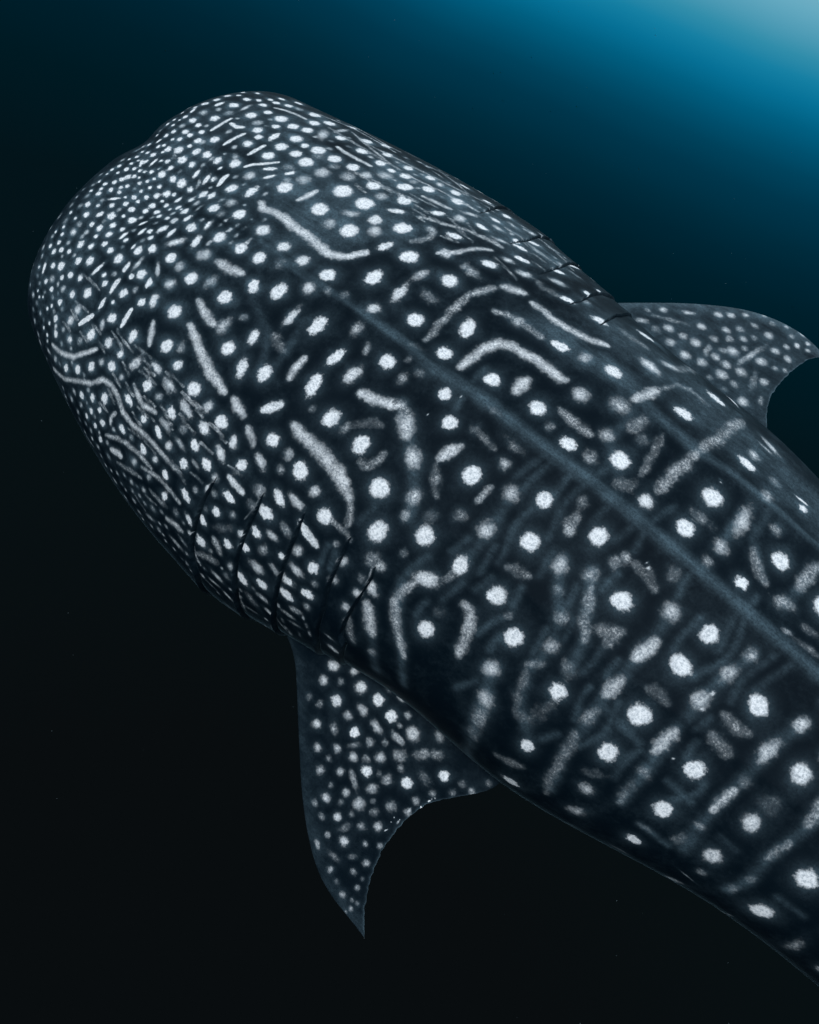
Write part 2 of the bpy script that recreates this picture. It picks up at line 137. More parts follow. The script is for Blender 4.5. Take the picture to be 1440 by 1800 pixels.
',-832 2010,-816 2021,-743 2023,-686;119;17|2000,-528;117;30|2016,-631;158;100|1910,-873 1925,-912;138;75|1929,-951 1937,-1045;134;50|1940,-1038;126;50|1939,-1086 1951,-1165;121;30|2038,-950 2049,-938;137;100|2012,-1146 2043,-1127 2068,-1087;85;28|2067,-1307 2090,-1286;114;100|2097,-736 2104,-820 2116,-931 2124,-1039 2143,-1162;90;30|2163,-862 2184,-836;88;20|2180,-947 2195,-955;110;70|2205,-1167 2220,-1132;108;70|2231,-1456 2252,-1401;52;28|2240,-697;114;35|2236,-755 2240,-822 2250,-912;81;30|2313,-809;160;100|2317,-1119 2334,-1119;105;100|2312,-975 2334,-979;53;30|2326,-1363 2355,-1371;38;35|2450,-1411 2472,-1415;65;55|2376,-934;86;30|2302,-559;168;100|2447,-304;170;90|2377,-668 2375,-603 2378,-534;89;60|2435,-620 2444,-610;152;86|2370,-778 2387,-785;68;30|2380,-955 2376,-888;72;35|2433,-902 2447,-905;134;86|2455,-1067;81;35|2450,-1411 2470,-1365;77;55|2436,-1172 2466,-1205;18;65|2577,-685;180;100|2508,-320 2507,-397 2514,-469;100;55|2511,-592 2506,-648 2506,-731;77;40|2381,-477;110;20|2517,-906;84;25|2515,-1085 2515,-1006;63;35|2459,-188;88;45|2443,-499;164;15|2566,-504;81;25|2576,-1094 2588,-1049;162;100|2565,-1536 2580,-1536 2584,-1402;53;55|2678,-1241 2669,-1088;80;45|2746,-1169;130;88|2672,-869;77;25|886,-880;88;100|974,-871 988,-884;76;100|933,-965;77;60|1111,-714;93;75|1108,-782 1110,-754;52;85|1140,-671 1166,-679 1196,-687;71;82|1051,-864 1076,-880;82;100|1002,-970;91;100|1082,-816;74;50|1132,-770;73;45|1155,-733 1182,-740;82;100|928,-1059;64;70|876,-1102;65;60|885,-'
'1153;61;50|899,-958 953,-923 995,-919 1031,-923 1056,-928;51;55|805,-1100 868,-1040 910,-1012;53;45|950,-1019 994,-1020 1022,-1010;52;40|980,-804 1034,-822;46;45|1228,-642;121;65|1238,-708;121;35|1266,-611 1292,-640;93;100|1305,-598 1339,-616;82;80|1256,-700 1288,-714;121;100|1152,-826 1168,-828;87;100|1126,-901 1145,-920;74;100|1090,-948 1112,-961;61;88|1129,-857;63;30|1203,-789;86;45|1056,-989;87;45|1031,-1071 1064,-1051 1092,-1046;77;65|974,-1106;79;45|1142,-1015 1166,-1019;111;100|1183,-943 1203,-969 1219,-993;81;50|1219,-917 1237,-929;87;100|1179,-889 1211,-852;87;30|1247,-839;82;85|1260,-889 1277,-905;86;100|1266,-795 1285,-810;92;100|1304,-775 1329,-784;70;78|1326,-713 1349,-741;83;45|1313,-861;109;50|1359,-673 1393,-711;79;100|1385,-785;113;60|1362,-842;74;90|1303,-954 1334,-971;93;76|1351,-910 1377,-939;65;68|1389,-862 1424,-881;77;78|1277,-1055 1304,-1095;103;100|1257,-1024;88;65|1339,-1040 1359,-1041;98;100|1387,-946 1413,-955;95;88|1396,-1024 1429,-1042;96;100|1454,-961;94;100|1212,-1139 1240,-1158;62;78|1254,-1098;86;45|1149,-1104 1186,-1072 1217,-1054;80;40|1205,-1214 1233,-1223;41;60|1254,-1243 1276,-1271;48;78|1319,-1172 1347,-1228;87;35|1345,-1123 1371,-1135;60;65|1378,-1205 1397,-1216;54;75|1447,-1111 1462,-1105;66;45|1419,-1162 1455,-1177;53;55|1312,-1304 1351,-1321;45;45|1448,-1221 1477,-1221;46;45|1062,-1162 1097,-1159;56;65|1087,-1092 1116,-1101;44;45|1005,-1215;69;55|952,-1204 978,-1190;50;45|1192,-1262 1223,-1279;30;55|1243,-1399 1265,-1444;27;55|766,7'
'26 775,726;51;58|1086,737 1095,738;56;76|1355,-1557 1364,-1474;46;77|526,583 532,583;46;72|563,-62 564,-55;49;76|701,-1194 710,-1195;52;55|1377,-1316 1384,-1322;42;75|936,-1134 946,-1135;44;51|1082,848 1089,848;50;61|237,-1094 243,-1103;44;44|622,700 627,700;44;54|1004,-1158 1010,-1157;39;78|551,28 551,35;49;58|711,56 711,63;45;40|669,-1206 674,-1206;41;71|113,-876 118,-887;57;36|203,-876 207,-887;48;48|249,-1010 255,-1017;55;36|1506,-1234 1503,-1207;41;52|1027,767 1034,769;53;36|693,-2 693,2;42;65|812,884 821,888;59;63|624,61 624,66;38;68|913,-1125 920,-1125;38;64|735,-22 736,-17;51;78|828,-1214 834,-1215;42;53|1180,-1166 1185,-1168;45;41|549,-1084 560,-1086;52;66|554,128 554,138;42;77|503,138 503,149;56;61|175,-768 178,-784;48;64|1425,-1274 1422,-1244;47;40|1292,-1165 1299,-1172;40;44|1396,-1421 1398,-1353;50;42|146,-389 145,-398;44;64|1156,-1153 1163,-1154;47;76|403,-176 404,-169;45;57|635,138 635,152;45;71|1099,-1244 1108,-1242;37;41|1330,921 1336,920;45;66|297,-1258 304,-1273;52;74|453,-110 454,-96;50;71|183,-325 182,-344;52;60|590,-1230 597,-1231;44;43|1320,-1443 1325,-1456;50;46|1019,-1217 1027,-1215;39;72|134,-547 132,-572;53;50|1494,-1185 1489,-1155;50;37|372,-212 373,-199;51;79|1297,-1226 1301,-1228;41;42|120,-668 115,-693;56;59|333,315 330,337;58;69|377,-815 381,-819;51;36|661,-31 662,-26;50;78|1122,-1232 1130,-1232;53;52|272,-879 275,-885;42;49|571,615 581,616;52;43|1130,1061 1140,1061;60;65|919,813 924,815;52;49|990,1051 995,1061;49;47|384,483 391,488;44;47|157,-'
'431 156,-447;55;39|405,254 403,272;52;77|832,966 837,971;54;41|284,-1020 289,-1027;54;69|971,632 982,635;50;37|328,-783 335,-793;40;44|291,432 297,440;46;58|257,-1157 261,-1168;57;67|1066,-1237 1075,-1235;40;74|1400,-1546 1406,-1459;54;72|1195,822 1205,824;49;63|171,-637 171,-648;57;49|491,-1270 500,-1271;42;75|496,-1343 503,-1339;47;41|117,363 117,384;51;65|234,-285 234,-296;44;47|216,-1008 221,-1018;59;72|757,-1139 768,-1142;50;52|645,-113 646,-100;52;75|704,-1077 709,-1077;45;66|748,843 755,843;53;46|442,975 451,973;45;77|160,-276 160,-285;54;49|624,-1023 627,-1023;39;48|103,-803 108,-813;61;51|992,785 1002,790;52;48|484,-902 489,-904;46;67|1406,-1151 1403,-1136;44;65|1059,733 1065,733;47;43|908,-1275 918,-1275;50;59|886,-1221 894,-1221;55;55|625,641 637,641;51;50|619,-1275 624,-1274;44;67|146,-82 146,-95;47;69|845,694 855,697;42;63|364,550 370,555;54;51|746,-1066 752,-1067;50;62|840,-1116 848,-1117;42;58|775,-1229 779,-1229;39;79|1270,-1174 1275,-1179;41;65|574,-916 583,-918;40;44|935,1051 940,1051;45;52|865,949 869,953;49;38|507,-956 517,-960;46;35|682,31 682,35;40;48|480,-1228 486,-1228;43;45|741,-1264 749,-1263;39;78|718,-1233 724,-1234;43;47|440,-185 441,-175;43;40|624,-39 625,-32;39;58|835,-1322 846,-1326;54;72|136,-212 137,-224;44;59|1119,-1148 1127,-1148;42;54|309,-1017 317,-1026;46;37|779,896 791,900;58;57|1030,-1127 1038,-1126;42;57|255,280 256,293;51;64|626,-15 627,-9;39;78|1434,-1348 1434,-1321;48;40|467,52 467,57;44;75|1113,-1009 1123,-1010;47;74|139,-6 139,-1'
'8;47;46|1479,-1133 1475,-1115;36;76|153,-750 158,-766;52;68|1050,1051 1055,1051;43;50|1479,-1331 1477,-1296;41;38|175,-1023 181,-1026;42;39|402,-273 404,-263;53;67|898,-1084 907,-1086;39;38|807,-1174 815,-1175;42;57|139,-336 139,-347;42;39|1137,-1260 1144,-1261;43;66|350,-1293 354,-1296;47;42|966,-1265 973,-1266;52;69|191,-387 190,-402;46;46|853,734 861,736;53;55|1326,-1098 1333,-1101;44;43|315,-837 321,-848;47;53|359,-1098 362,-1100;42;80|905,596 912,598;43;62|128,-970 128,-991;45;71|1003,-1066 1012,-1068;42;57|426,-358 428,-348;47;40|876,1023 879,1043;62;68|1233,-1068 1238,-1071;35;68|1172,-1248 1181,-1252;48;75|1343,-1458 1348,-1474;44;37|581,737 587,737;43;61|465,-278 467,-263;49;45|135,128 134,142;47;53|1223,936 1235,936;53;56|287,-1210 294,-1218;57;60|127,-1034 141,-1005;46;36|1294,-1422 1302,-1437;56;44|1198,690 1204,691;55;72|230,-889 233,-895;52;47|1085,-997 1093,-997;43;52|381,-929 388,-932;56;79|629,-1166 639,-1167;41;44|93,496 93,517;55;65|185,-497 184,-521;55;39|433,-956 441,-961;52;64|449,-1079 459,-1083;44;39|668,-9 669,-4;42;37|1228,-1301 1235,-1310;37;47|696,-62 697,-55;42;47|671,-1030 677,-1031;46;43|849,-1219 853,-1220;39;75|704,644 718,644;58;78|691,-35 692,-25;43;64|783,-1293 796,-1293;52;68|140,21 140,10;50;64|306,-753 313,-762;48;60|283,-136 283,-143;48;43|344,26 344,31;42;44|1185,-1019 1193,-1021;41;46|609,180 609,189;41;42|613,-953 619,-954;55;63|299,-250 298,-261;49;74|292,54 278,64;44;35|118,-939 123,-939;49;42|923,-1311 927,-1312;45;75|292,-341 292'
',-350;47;52|801,663 812,664;47;51|1030,-1253 1035,-1252;41;72|404,206 404,213;43;50|260,-636 260,-644;42;63|1448,-1404 1448,-1356;48;44|758,-955 765,-956;51;79|601,547 615,548;57;64|1292,-1335 1297,-1339;38;48|385,102 384,115;42;51|838,562 848,563;40;62|273,-472 273,-490;55;64|1323,809 1332,807;43;50|346,-882 353,-888;45;59|1997,-83;33;92|1989,-73;17;80|2237,-267 2239,-273;34;92|2241,-338;31;92|2003,339 2011,333;20;90|1429,-120;15;60|1461,-23;16;60|2260,-572;23;50|1237,-645 1242,-709 1236,-773;22;35|1112,-721 1110,-778;22;40|1134,-1078 1150,-1135 1169,-1170;32;60|1552,-684 1560,-731;23;60|1286,-1170 1307,-1313 1315,-1557;30;50|1403,-1268 1436,-1375;29;50')  # the last strokes paint the lit rims of the left gill slits
TONES=(  # pale ridges and faint bars; broad right-flank patches paint in the haze there
'764,-6 925,-11 1120,-2;72;30|1120,-2 1269,-1 1366,-7;108;36|1366,-7 1484,4 1654,-2 1805,7;153;42|1805,7 1854,2 2019,5;145;40|2019,5 2159,3 2294,5 2395,11;138;38|1649,409 1793,405 1916,377;157;30|1916,377 2009,401 2154,424 2224,432 2271,454;112;32|2085,-555 2195,-602;92;20|2281,-672 2338,-700;79;22|2420,-776 2459,-788;78;14|2571,-893 2625,-891;78;18|2309,-979 2374,-1010;82;20|1460,374 1581,398 1707,444;408;30|1571,680 1832,675 2007,629 2228,608;745;24|631,256 854,144 859,306;922;30|268,-445 259,-66 264,236 401,607;1176;11|222,-715 382,-741 443,-954;968;12|822,646 1116,682 1300,770;799;35|774,337 1010,327;688;20|2250,-77 2237,-181 2228,-307 2228,-526 2240,-697 2250,-899;119;23|2394,-153 2377,-326 2375,-470 2374,-600 2383,-813 2401,-973;117;21|2509,-317 2513,-469 2511,-591 2506,-731 2517,-906 2515,-1085;116;22|2085,-142 2092,-304 2086,-479 2095,-634 2104,-820 2142,-1102;123;22|1916,-203 1953,-305 1989,-411 2006,-526;123;24|1853,-242 1889,-334 1926,-399 1948,-506 1945,-618 1980,-794 2019,-868;125;19|1884,-752 1919,-893 1941,-1075 1975,-1436;147;28|1364,-135 1410,-186 1465,-253 1520,-346 1551,-443;147;24|2080,285 2080,177 2086,105;101;26|2121,407 2128,232 2187,133;102;19|2263,348 2255,216 2246,113;112;24|1625,-672 1652,-802 1714,-982 1760,-1218;122;26|1704,-492 1708,-334 1690,-174;116;17|1599,-880 1650,-1061 1686,-1264;126;21|875,-157 984,-207 1032,-309;118;17|1031,-113 1053,-215 1061,-306;116;15|1764,480 1766,310 1775,156 1837,75;121;19|1831,602 1907,637 1971,752;128;17|2018,501 '
'2064,689 2133,678;124;19|1927,546 1954,822;128;26|1697,947 1784,746 1792,497;134;17|2315,-728 2324,-692 2332,-656 2335,-620 2332,-584;80;22|2272,-254 2267,-218 2264,-182 2266,-146 2270,-110 2276,-74 2280,-38;81;17|2027,-509 2030,-473 2030,-437 2026,-401;83;16|1466,-552 1468,-516 1475,-480;91;17|1759,-388 1757,-352 1750,-316 1742,-280 1737,-244 1737,-208 1741,-172;87;17|1758,-82 1759,-46 1754,-10;88;20|1955,-230 1955,-194 1961,-158;84;23|1449,-773 1443,-737 1441,-701;93;22|2193,-264 2200,-228 2209,-192 2217,-156 2218,-120 2213,-84 2205,-48 2196,-12 2191,24 2193,60;82;23|2118,-769 2124,-733 2131,-697 2134,-661 2133,-625 2128,-589 2122,-553 2117,-517;83;20|1701,-135 1700,-99 1703,-63 1709,-27 1715,9;89;16|1856,-955 1862,-919 1871,-883 1879,-847;89;23|1860,-685 1856,-649 1859,-613;86;22|1821,-662 1823,-626 1828,-590 1835,-554;86;23|1839,-482 1835,-446 1829,-410;85;19|1855,-76 1855,-40 1858,-4;87;16|2276,-529 2271,-493 2271,-457;80;22|1624,-630 1623,-594 1629,-558 1638,-522;89;19|1842,-337 1838,-301 1833,-265 1830,-229;85;16|1921,-350 1919,-314 1911,-278;84;18|1912,-80 1919,-44 1921,-8;86;17|1671,-116 1676,-80 1682,-44 1687,-8;89;17|1932,-577 1928,-541 1924,-505 1922,-469;84;23|1956,-66 1949,-30 1946,6 1949,42 1955,78 1963,114;86;22|2253,-422 2258,-386 2263,-350;80;17|1761,-523 1765,-487 1767,-451;87;17|1806,-216 1802,-180 1795,-144 1789,-108 1786,-72 1788,-36 1794,0 1801,36 1806,72;87;16|1470,-57 1464,-21 1457,15 1453,51 1453,87;93;21|2294,-163 2297,-127 2303,-91 2309,-55 2313,-1'
'9;81;17|1718,-644 1721,-608 1726,-572 1729,-536;88;18|1670,-459 1674,-423 1679,-387;88;15|2132,-236 2129,-200 2128,-164 2130,-128 2134,-92;82;21|1694,-762 1691,-726 1694,-690;89;22|2208,-804 2204,-768 2200,-732 2199,-696 2201,-660 2205,-624;82;17|2075,-89 2068,-53 2064,-17;84;21|2198,-142 2194,-106 2187,-70 2181,-34;82;17|2057,-859 2064,-823 2072,-787;85;20|2076,-679 2068,-643 2060,-607 2056,-571 2057,-535;83;22|1959,-452 1956,-416 1949,-380;84;18|2068,-462 2064,-426 2065,-390;82;22|1477,-783 1469,-747 1464,-711;93;21|1744,-459 1740,-423 1736,-387 1735,-351;87;19')
GILL_L=[[(1.111, -0.715), (1.111, -0.821), (1.118, -0.952), (1.127, -1.07), (1.141, -1.176), (1.158, -1.274)], [(1.237, -0.645), (1.245, -0.715), (1.251, -0.833), (1.26, -0.968), (1.267, -1.045), (1.283, -1.184), (1.293, -1.429)], [(1.348, -0.633), (1.351, -0.653), (1.361, -0.745), (1.375, -0.909), (1.386, -1.054), (1.398, -1.246), (1.398, -1.425), (1.4, -1.557)], [(1.47, -0.628), (1.478, -0.714), (1.487, -0.827), (1.493, -0.898), (1.508, -1.011), (1.516, -1.189), (1.526, -1.337)], [(1.554, -0.681), (1.562, -0.726), (1.563, -0.791), (1.564, -0.91), (1.566, -1.013), (1.572, -1.129), (1.591, -1.188)]]
GILL_R=[[(1.084, 0.685), (1.083, 0.749), (1.072, 0.911), (1.07, 1.061)], [(1.225, 0.627), (1.236, 0.755), (1.231, 0.869), (1.235, 1.082)], [(1.35, 0.586), (1.356, 0.697), (1.359, 0.8), (1.352, 0.918), (1.36, 1.072)], [(1.468, 0.578), (1.478, 0.661), (1.479, 0.774), (1.485, 0.893), (1.5, 0.992)], [(1.561, 0.611), (1.562, 0.69), (1.564, 0.802), (1.572, 0.851)]]
FIN_L_LEAD=[(0.2029, -0.4277), (0.2153, -0.3816), (0.2452, -0.3323), (0.2888, -0.2875), (0.3565, -0.2242), (0.4336, -0.1506), (0.5082, -0.0769), (0.5744, 0.0027), (0.621, 0.0781), (0.6406, 0.1469), (0.6441, 0.2135), (0.6475, 0.2621), (0.6496, 0.2803)]
FIN_L_TRAIL=[(0.6496, 0.2803), (0.6368, 0.2715), (0.6061, 0.2436), (0.5652, 0.2152), (0.5094, 0.1907), (0.4543, 0.1751), (0.3957, 0.1686), (0.3373, 0.1701), (0.2881, 0.1788), (0.249, 0.1954), (0.2041, 0.2258), (0.1548, 0.2607), (0.1217, 0.28), (0.0843, 0.2863)]
FIN_L_SPOTS=(
'177,-240 169,-225;136;80|224,-230;132;75|192,-190;105;35|144,-179;122;70|164,-138;164;85|238,-166;161;90|288,-234;97;20|281,-196;97;30|204,-105 209,-86;108;75|156,-80;171;100|164,-27;161;100|248,-116;121;65|328,-169;132;78|293,-132 307,-119;96;45|267,-75;146;100|211,-52 217,-23;107;70|194,4 196,39;89;55|167,6;68;55|133,6;93;55|158,47;176;80|110,-44 109,-25;64;75|114,-75;111;18|114,101;132;55|372,-126;114;75|335,-83;104;65|306,-63 283,-43;77;30|257,-26;120;55|230,5;85;35|320,-36;120;70|298,-7;102;45|268,20;127;70|230,45 224,65;139;65|191,90 167,109;116;50|167,109 146,136;116;25|248,77;101;35|182,172;140;95|218,124 228,154;116;20|414,-81;122;65|374,-37;112;65|373,-84;87;25|322,15;153;100|352,-15 364,1 375,19;81;45|304,44;85;25|298,70;143;55|267,114;158;100|420,-34;86;30|405,9;103;55|355,50 340,60;114;60|457,-24;121;80|491,-38;95;35|402,54;153;70|436,15;86;30|370,77;68;45|345,121;126;55|285,158;108;45|240,180;99;45|201,213;98;35|161,246;81;45|164,220;89;30|118,265;88;25|471,33;111;80|438,56;85;30|389,97;118;30|502,-1;86;22|325,163;100;55|442,96;110;50|408,129;117;70|494,55 465,69;85;22|526,41;77;45|506,86;119;80|562,31 573,43;69;60|468,130;76;45|442,163;75;45|555,75 554,106;77;25|524,123 511,135;59;25|504,164;92;50|589,105;94;65|545,155;84;35|599,137;76;20|612,171;93;65|570,188;67;45|604,196;59;30|600,213;59;35|623,207;67;45|638,204;50;25|544,183;59;18|359,144;18;100|374,146;15;100|355,159 365,159;24;70|352,158;15;100|404,147 394,151;15;90|244,191;24;100|252,186;18;100|288,179;3'
'0;100|265,183 257,186;24;100|325,162 312,163;45;80|347,172;16;80|331,173;15;90')
FIN_R_LEAD=[(0.3098, -0.3697), (0.3568, -0.3297), (0.4318, -0.2599), (0.5078, -0.1893), (0.6026, -0.0822), (0.659, 0.0005), (0.6912, 0.094), (0.6941, 0.1775), (0.6736, 0.244), (0.6481, 0.2827)]
FIN_R_TRAIL=[(0.6481, 0.2827), (0.6225, 0.2686), (0.5978, 0.2483), (0.5216, 0.2297), (0.4453, 0.2225), (0.3718, 0.2192), (0.3164, 0.2284), (0.2572, 0.2474), (0.1962, 0.2769), (0.1676, 0.301)]
FIN_R_SPOTS=(
'420,-215;136;80|462,-160 482,-135;93;100|545,-69;150;100|576,-36;137;100|619,2;113;100|671,51;101;70|376,-254;99;40|306,-256 321,-226;109;70|370,-219 397,-177 416,-124;86;45|352,-158;170;100|314,-187;145;35|356,-107;145;75|297,-122;167;78|363,-62;180;100|444,-84;147;100|427,-27;145;75|497,-17;135;100|540,16;135;65|594,49;124;65|653,87;112;55|469,13;134;65|505,47;134;88|536,72;110;45|587,103;160;100|340,-13 388,-22;95;65|405,22;132;55|425,47;180;100|468,68;108;55|358,15;154;88|383,82 444,92 516,112;96;70|540,150;157;88|588,169;110;75|621,194;110;100|658,218;86;100|645,161;99;45|679,129;87;100|691,175 682,195;56;100|285,-60;189;88|300,-5;164;88|354,57;165;78|303,66;198;100|365,107;187;88|457,135;179;100|541,196;132;100|629,230;85;100|464,184;107;65|484,211;95;55|385,181;140;100|297,114;138;65|394,145 327,164;105;25|253,167;170;100|252,101;114;35|316,203 287,210;80;45|262,44;104;40')


def decode(s):
    out = []
    for e in s.split('|'):
        a, r, b = e.split(';')
        out.append(([tuple(int(v)/1000 for v in p.split(',')) for p in a.split()], int(r)/10000, int(b)/100))
    return out

# ------------------------------------------------------------------ body shape
KX=np.array([0.28,0.45,0.62,0.8,1.0,1.2,1.4,1.7,2.1,2.6,3.3,4.2,5.0,5.6])
WK=np.array([0.6208, 0.6655, 0.7056, 0.7399, 0.7604, 0.7591, 0.7024, 0.6169, 0.5764, 0.4184, 0.3, 0.21, 0.13, 0.085])
K1,K0,CA,CN=0.6293,0.3577,0.2410,2.6411
C0,C1,C3=0.01229,-0.05365,-0.02441
def hermite(x,kx,ky):
    m=np.gradient(ky,kx)
    i=np.clip(np.searchsorted(kx,x)-1,0,len(kx)-2)
    h=kx[i+1]-kx[i];t=np.clip((x-kx[i])/h,0,1)
    return (2*t**3-3*t**2+1)*ky[i]+(t**3-2*t**2+t)*h*m[i]+(-2*t**3+3*t**2)*ky[i+1]+(t**3-t**2)*h*m[i+1]
def spine(x):
    u=np.minimum(x,3.2)-1.2
    e=np.maximum(x-3.2,0)
    y=C0*u**2+C3*u**3+e*(2*C0*2.0+3*C3*4.0)*0.6
    z=C1*u**2+e*(2*C1*2.0)*0.7
    return y,z
def skin(x,th):
    """whale shark skin: x from snout to tail, th angle round the body (0 = dorsal ridge, + = right side)"""
    w0=hermite(np.maximum(x,KX[0]),KX,WK)
    m=(WK[1]-WK[0])/(KX[1]-KX[0])
    w0=np.where(x<KX[0],WK[0]+m*(x-KX[0]),w0)
    cap=(1-np.clip(1-x/CA,0,1)**CN)**(1/CN)
    w=w0*cap
    kk=K0+(K1-K0)*np.clip(x/1.3,0,1)**0.8+0.35*np.clip((x-3.0)/2,0,1)
    ht=kk*w0*cap**0.8
    e=2/2.2
    s,c=np.sin(th),np.cos(th)
    y=w*np.sign(s)*np.abs(s)**e
    z=np.where(c>0,ht,ht*0.9)*np.sign(c)*np.abs(c)**e
    ys,zs=spine(x)
    return np.stack([x+0*y,y+ys,z-kk*w0+zs],-1)


def gill_curve(pts, th):
    t = np.array([abs(p[1]) for p in pts]); x = np.array([p[0] for p in pts])
    o = np.argsort(t); t = t[o]; x = x[o]
    return np.interp(th, t, x), t[0], max(t[-1], 1.5)

def relief(x, th):
    """height of the skin above the smooth hull, in metres"""
    h = np.zeros_like(x)
    P = skin(x, th); ys, _ = spine(x)
    yl = P[..., 1]-ys
    up = np.cos(th) > 0
    ramp = np.clip((x-.45)/.6, 0, 1)
    h += np.where(up, ramp*(.005*np.exp(-(yl/.024)**2)+.013*np.exp(-(yl/.085)**2)), 0)
    for a, amp in ((.41, .004),):                     # ridges along the flanks
        r2 = np.clip((x-1.0)/.7, 0, 1)
        h += r2*amp*np.exp(-((np.abs(th)-a)/.035)**2)
    # brow hollow behind the snout and faint swellings
    h -= .024*np.exp(-((x-.42-.35*yl)/.085)**2-((yl+.06)/.17)**2)
    h += .010*np.exp(-((x-.16)/.07)**2-((np.abs(yl)-.24)/.13)**2)
    a = np.abs(th)
    h -= .022*np.exp(-((a-1.86)/.035)**2)*np.clip((.27-x)/.05, 0, 1)                 # mouth line under the lip
    h += .013*np.exp(-((x-.36)/.022)**2-((a-1.80)/.045)**2)                          # eyes, low on the sides
    for side, G in ((-1, GILL_L), (1, GILL_R)):
        for k, pts in enumerate(G):
            a = np.abs(th)
            xs, t0, t1 = gill_curve(pts, a)
            m = (np.sign(th) == side)*np.clip((a-t0+.02)/.10, 0, 1)*np.clip((t1+.25-a)/.25, 0, 1)
            d = x-xs
            deep = .35+.65*np.clip((a-t0)/.5, 0, 1)
            front = np.where(d < 0, (.0075 if side < 0 else .004)*np.exp(d/.05), 0)
            back = np.where(d >= 0, -(.004 if side < 0 else .002)*np.exp(-d/.05)-(.011 if side < 0 else .008)*deep*np.exp(-((d-.003)/.0030)**2), 0)
            h += m*deep*front+m*back
    return h

def body_grid():
    f = np.linspace(0, 1, 120)
    xs = np.concatenate([.0002+f**1.9*.30, np.arange(.3035, 1.05, .0038), np.arange(1.05, 1.62, .0016), np.arange(1.62, 3.1, .0040), np.linspace(3.11, 5.75, 90)])
    th = np.concatenate([np.linspace(-118, 118, 430), np.linspace(118, 242, 44)[1:-1]])*math.pi/180
    th = np.where(th > math.pi, th, th)
    return xs, th

def pattern(P, X, TH, strokes, tones):
    """unsigned spot field: nearest spot distance / radius, its paleness, and the general tone of the skin"""
    nx, nt_ = X.shape
    sd = np.full(X.shape, 4.0, np.float32); br = np.zeros(X.shape, np.float32); key = np.full(X.shape, 9.0, np.float32)
    rad = np.full(X.shape, .01, np.float32)
    P32 = P.astype(np.float32)
    xr = X[:, 0]
    def seg(pts, r, reach, line=False):
        C = skin(np.array([p[0] for p in pts]), np.array([p[1] for p in pts])).astype(np.float32)
        x0 = min(p[0] for p in pts); x1 = max(p[0] for p in pts)
        R = r*reach
        i0 = np.searchsorted(xr, x0-R*1.6-.03); i1 = np.searchsorted(xr, x1+R*1.6+.03)
        t0 = min(p[1] for p in pts); t1 = max(p[1] for p in pts)
        w = R/.35+.15
        j = np.nonzero((TH[0] > t0-w) & (TH[0] < t1+w))[0]
        if len(j) == 0 or i1 <= i0: return None
        sl = (slice(i0, i1), slice(j[0], j[-1]+1))
        Q = P32[sl]
        if len(C) == 1:
            d = np.linalg.norm(Q-C[0], axis=-1)
        elif len(C) == 2 and not line:
            ab = C[1]-C[0]; L = float(np.linalg.norm(ab)); ab = ab/(L+1e-9)
            v = Q-(C[0]+C[1])/2; u = v@ab; w2 = np.maximum((v*v).sum(-1)-u*u, 0)
            d = r*np.sqrt((u/(L/2+.55*r))**2+w2/(1.06*r)**2)
        else:
            d = np.full(Q.shape[:2], 9., np.float32)
            n = len(C)-1
            for k, (a, b) in enumerate(zip(C, C[1:])):
                ab = b-a
                t = np.clip(((Q-a)@ab)/(ab@ab+1e-12), 0, 1)
                s = (k+t)/n
                tap = 1 if line else .72+.34*np.sqrt(np.clip(np.sin(math.pi*s), 0, 1))
                d = np.minimum(d, np.linalg.norm(Q-a-t[..., None]*ab, axis=-1)/tap)
        return sl, d
    for pts, r, b in strokes:
        r = r*1.09
        got = seg(pts, r, 3.2)
        if got is None: continue
        sl, d = got
        q = d/r
        k = q+(1-b)*.35
        m = k < key[sl]
        key[sl][m] = k[m]; sd[sl][m] = q[m]; br[sl][m] = b; rad[sl][m] = r
    veil = np.zeros(X.shape, np.float32)
    for pts, r, b in strokes:
        R = r*6.5
        xm = sum(p[0] for p in pts)/len(pts); tm = sum(p[1] for p in pts)/len(pts)
        if len(pts) > 2 or xm > 3.2: continue
        i0 = np.searchsorted(xr, xm-R-.02); i1 = np.searchsorted(xr, xm+R+.02)
        w = R/.35+.05
        j = np.nonzero((TH[0] > tm-w) & (TH[0] < tm+w))[0]
        if len(j) == 0 or i1 <= i0: continue
        sl = (slice(i0, i1), slice(j[0], j[-1]+1))
        Q = P32[sl]-skin(np.array(xm), np.array(tm)).astype(np.float32)
        rear = min(1, max(0, (xm-1.35)/.35)); nose = min(1, max(0, (.42-xm)/.1))*min(1, max(0, (.75-abs(tm))/.2))
        k = max(rear, nose)
        sx = .40+.60*k; st = 1-.50*k                              # bands run lengthwise on head and shoulders, crosswise behind
        dx = Q[..., 0]*sx; dt = np.sqrt(Q[..., 1]**2+Q[..., 2]**2)*st
        v = (.45+.55*b)*np.exp(-np.maximum(np.sqrt(dx*dx+dt*dt)/r-.45, 0)*1.9)
        veil[sl] = np.maximum(veil[sl], v)
    tone = np.zeros(X.shape, np.float32)
    for pts, r, b in tones:
        got = seg(pts, r, 3.0, True)
        if got is None: continue
        sl, d = got
        tone[sl] = np.maximum(tone[sl], b*np.exp(-(d/r)**2))
    return sd, br, rad, tone, veil

def hidden_spots():
    """the flanks, belly edge and tail the photograph does not show carry on the same pattern"""
    rng = np.random.default_rng(7)
    out = []
    for x in np.arange(.5, 5.4, .105):
        for th in np.arange(-2.0, 2.01, .17):
            vis = x < 2.8 and (-1.75 < th < 1.15)
            vis = vis or (x < 1.5 and abs(th) < 1.25)
            if vis: continue
            if x > 2.7 or abs(th) > 1.0:
                k = (.35 if x < 1.3 else .8)
                out.append(([(x+rng.uniform(-.03, .03), th+rng.uniform(-.05, .05))], rng.uniform(.011, .019)*k, rng.uniform(.6, 1)))
    return out

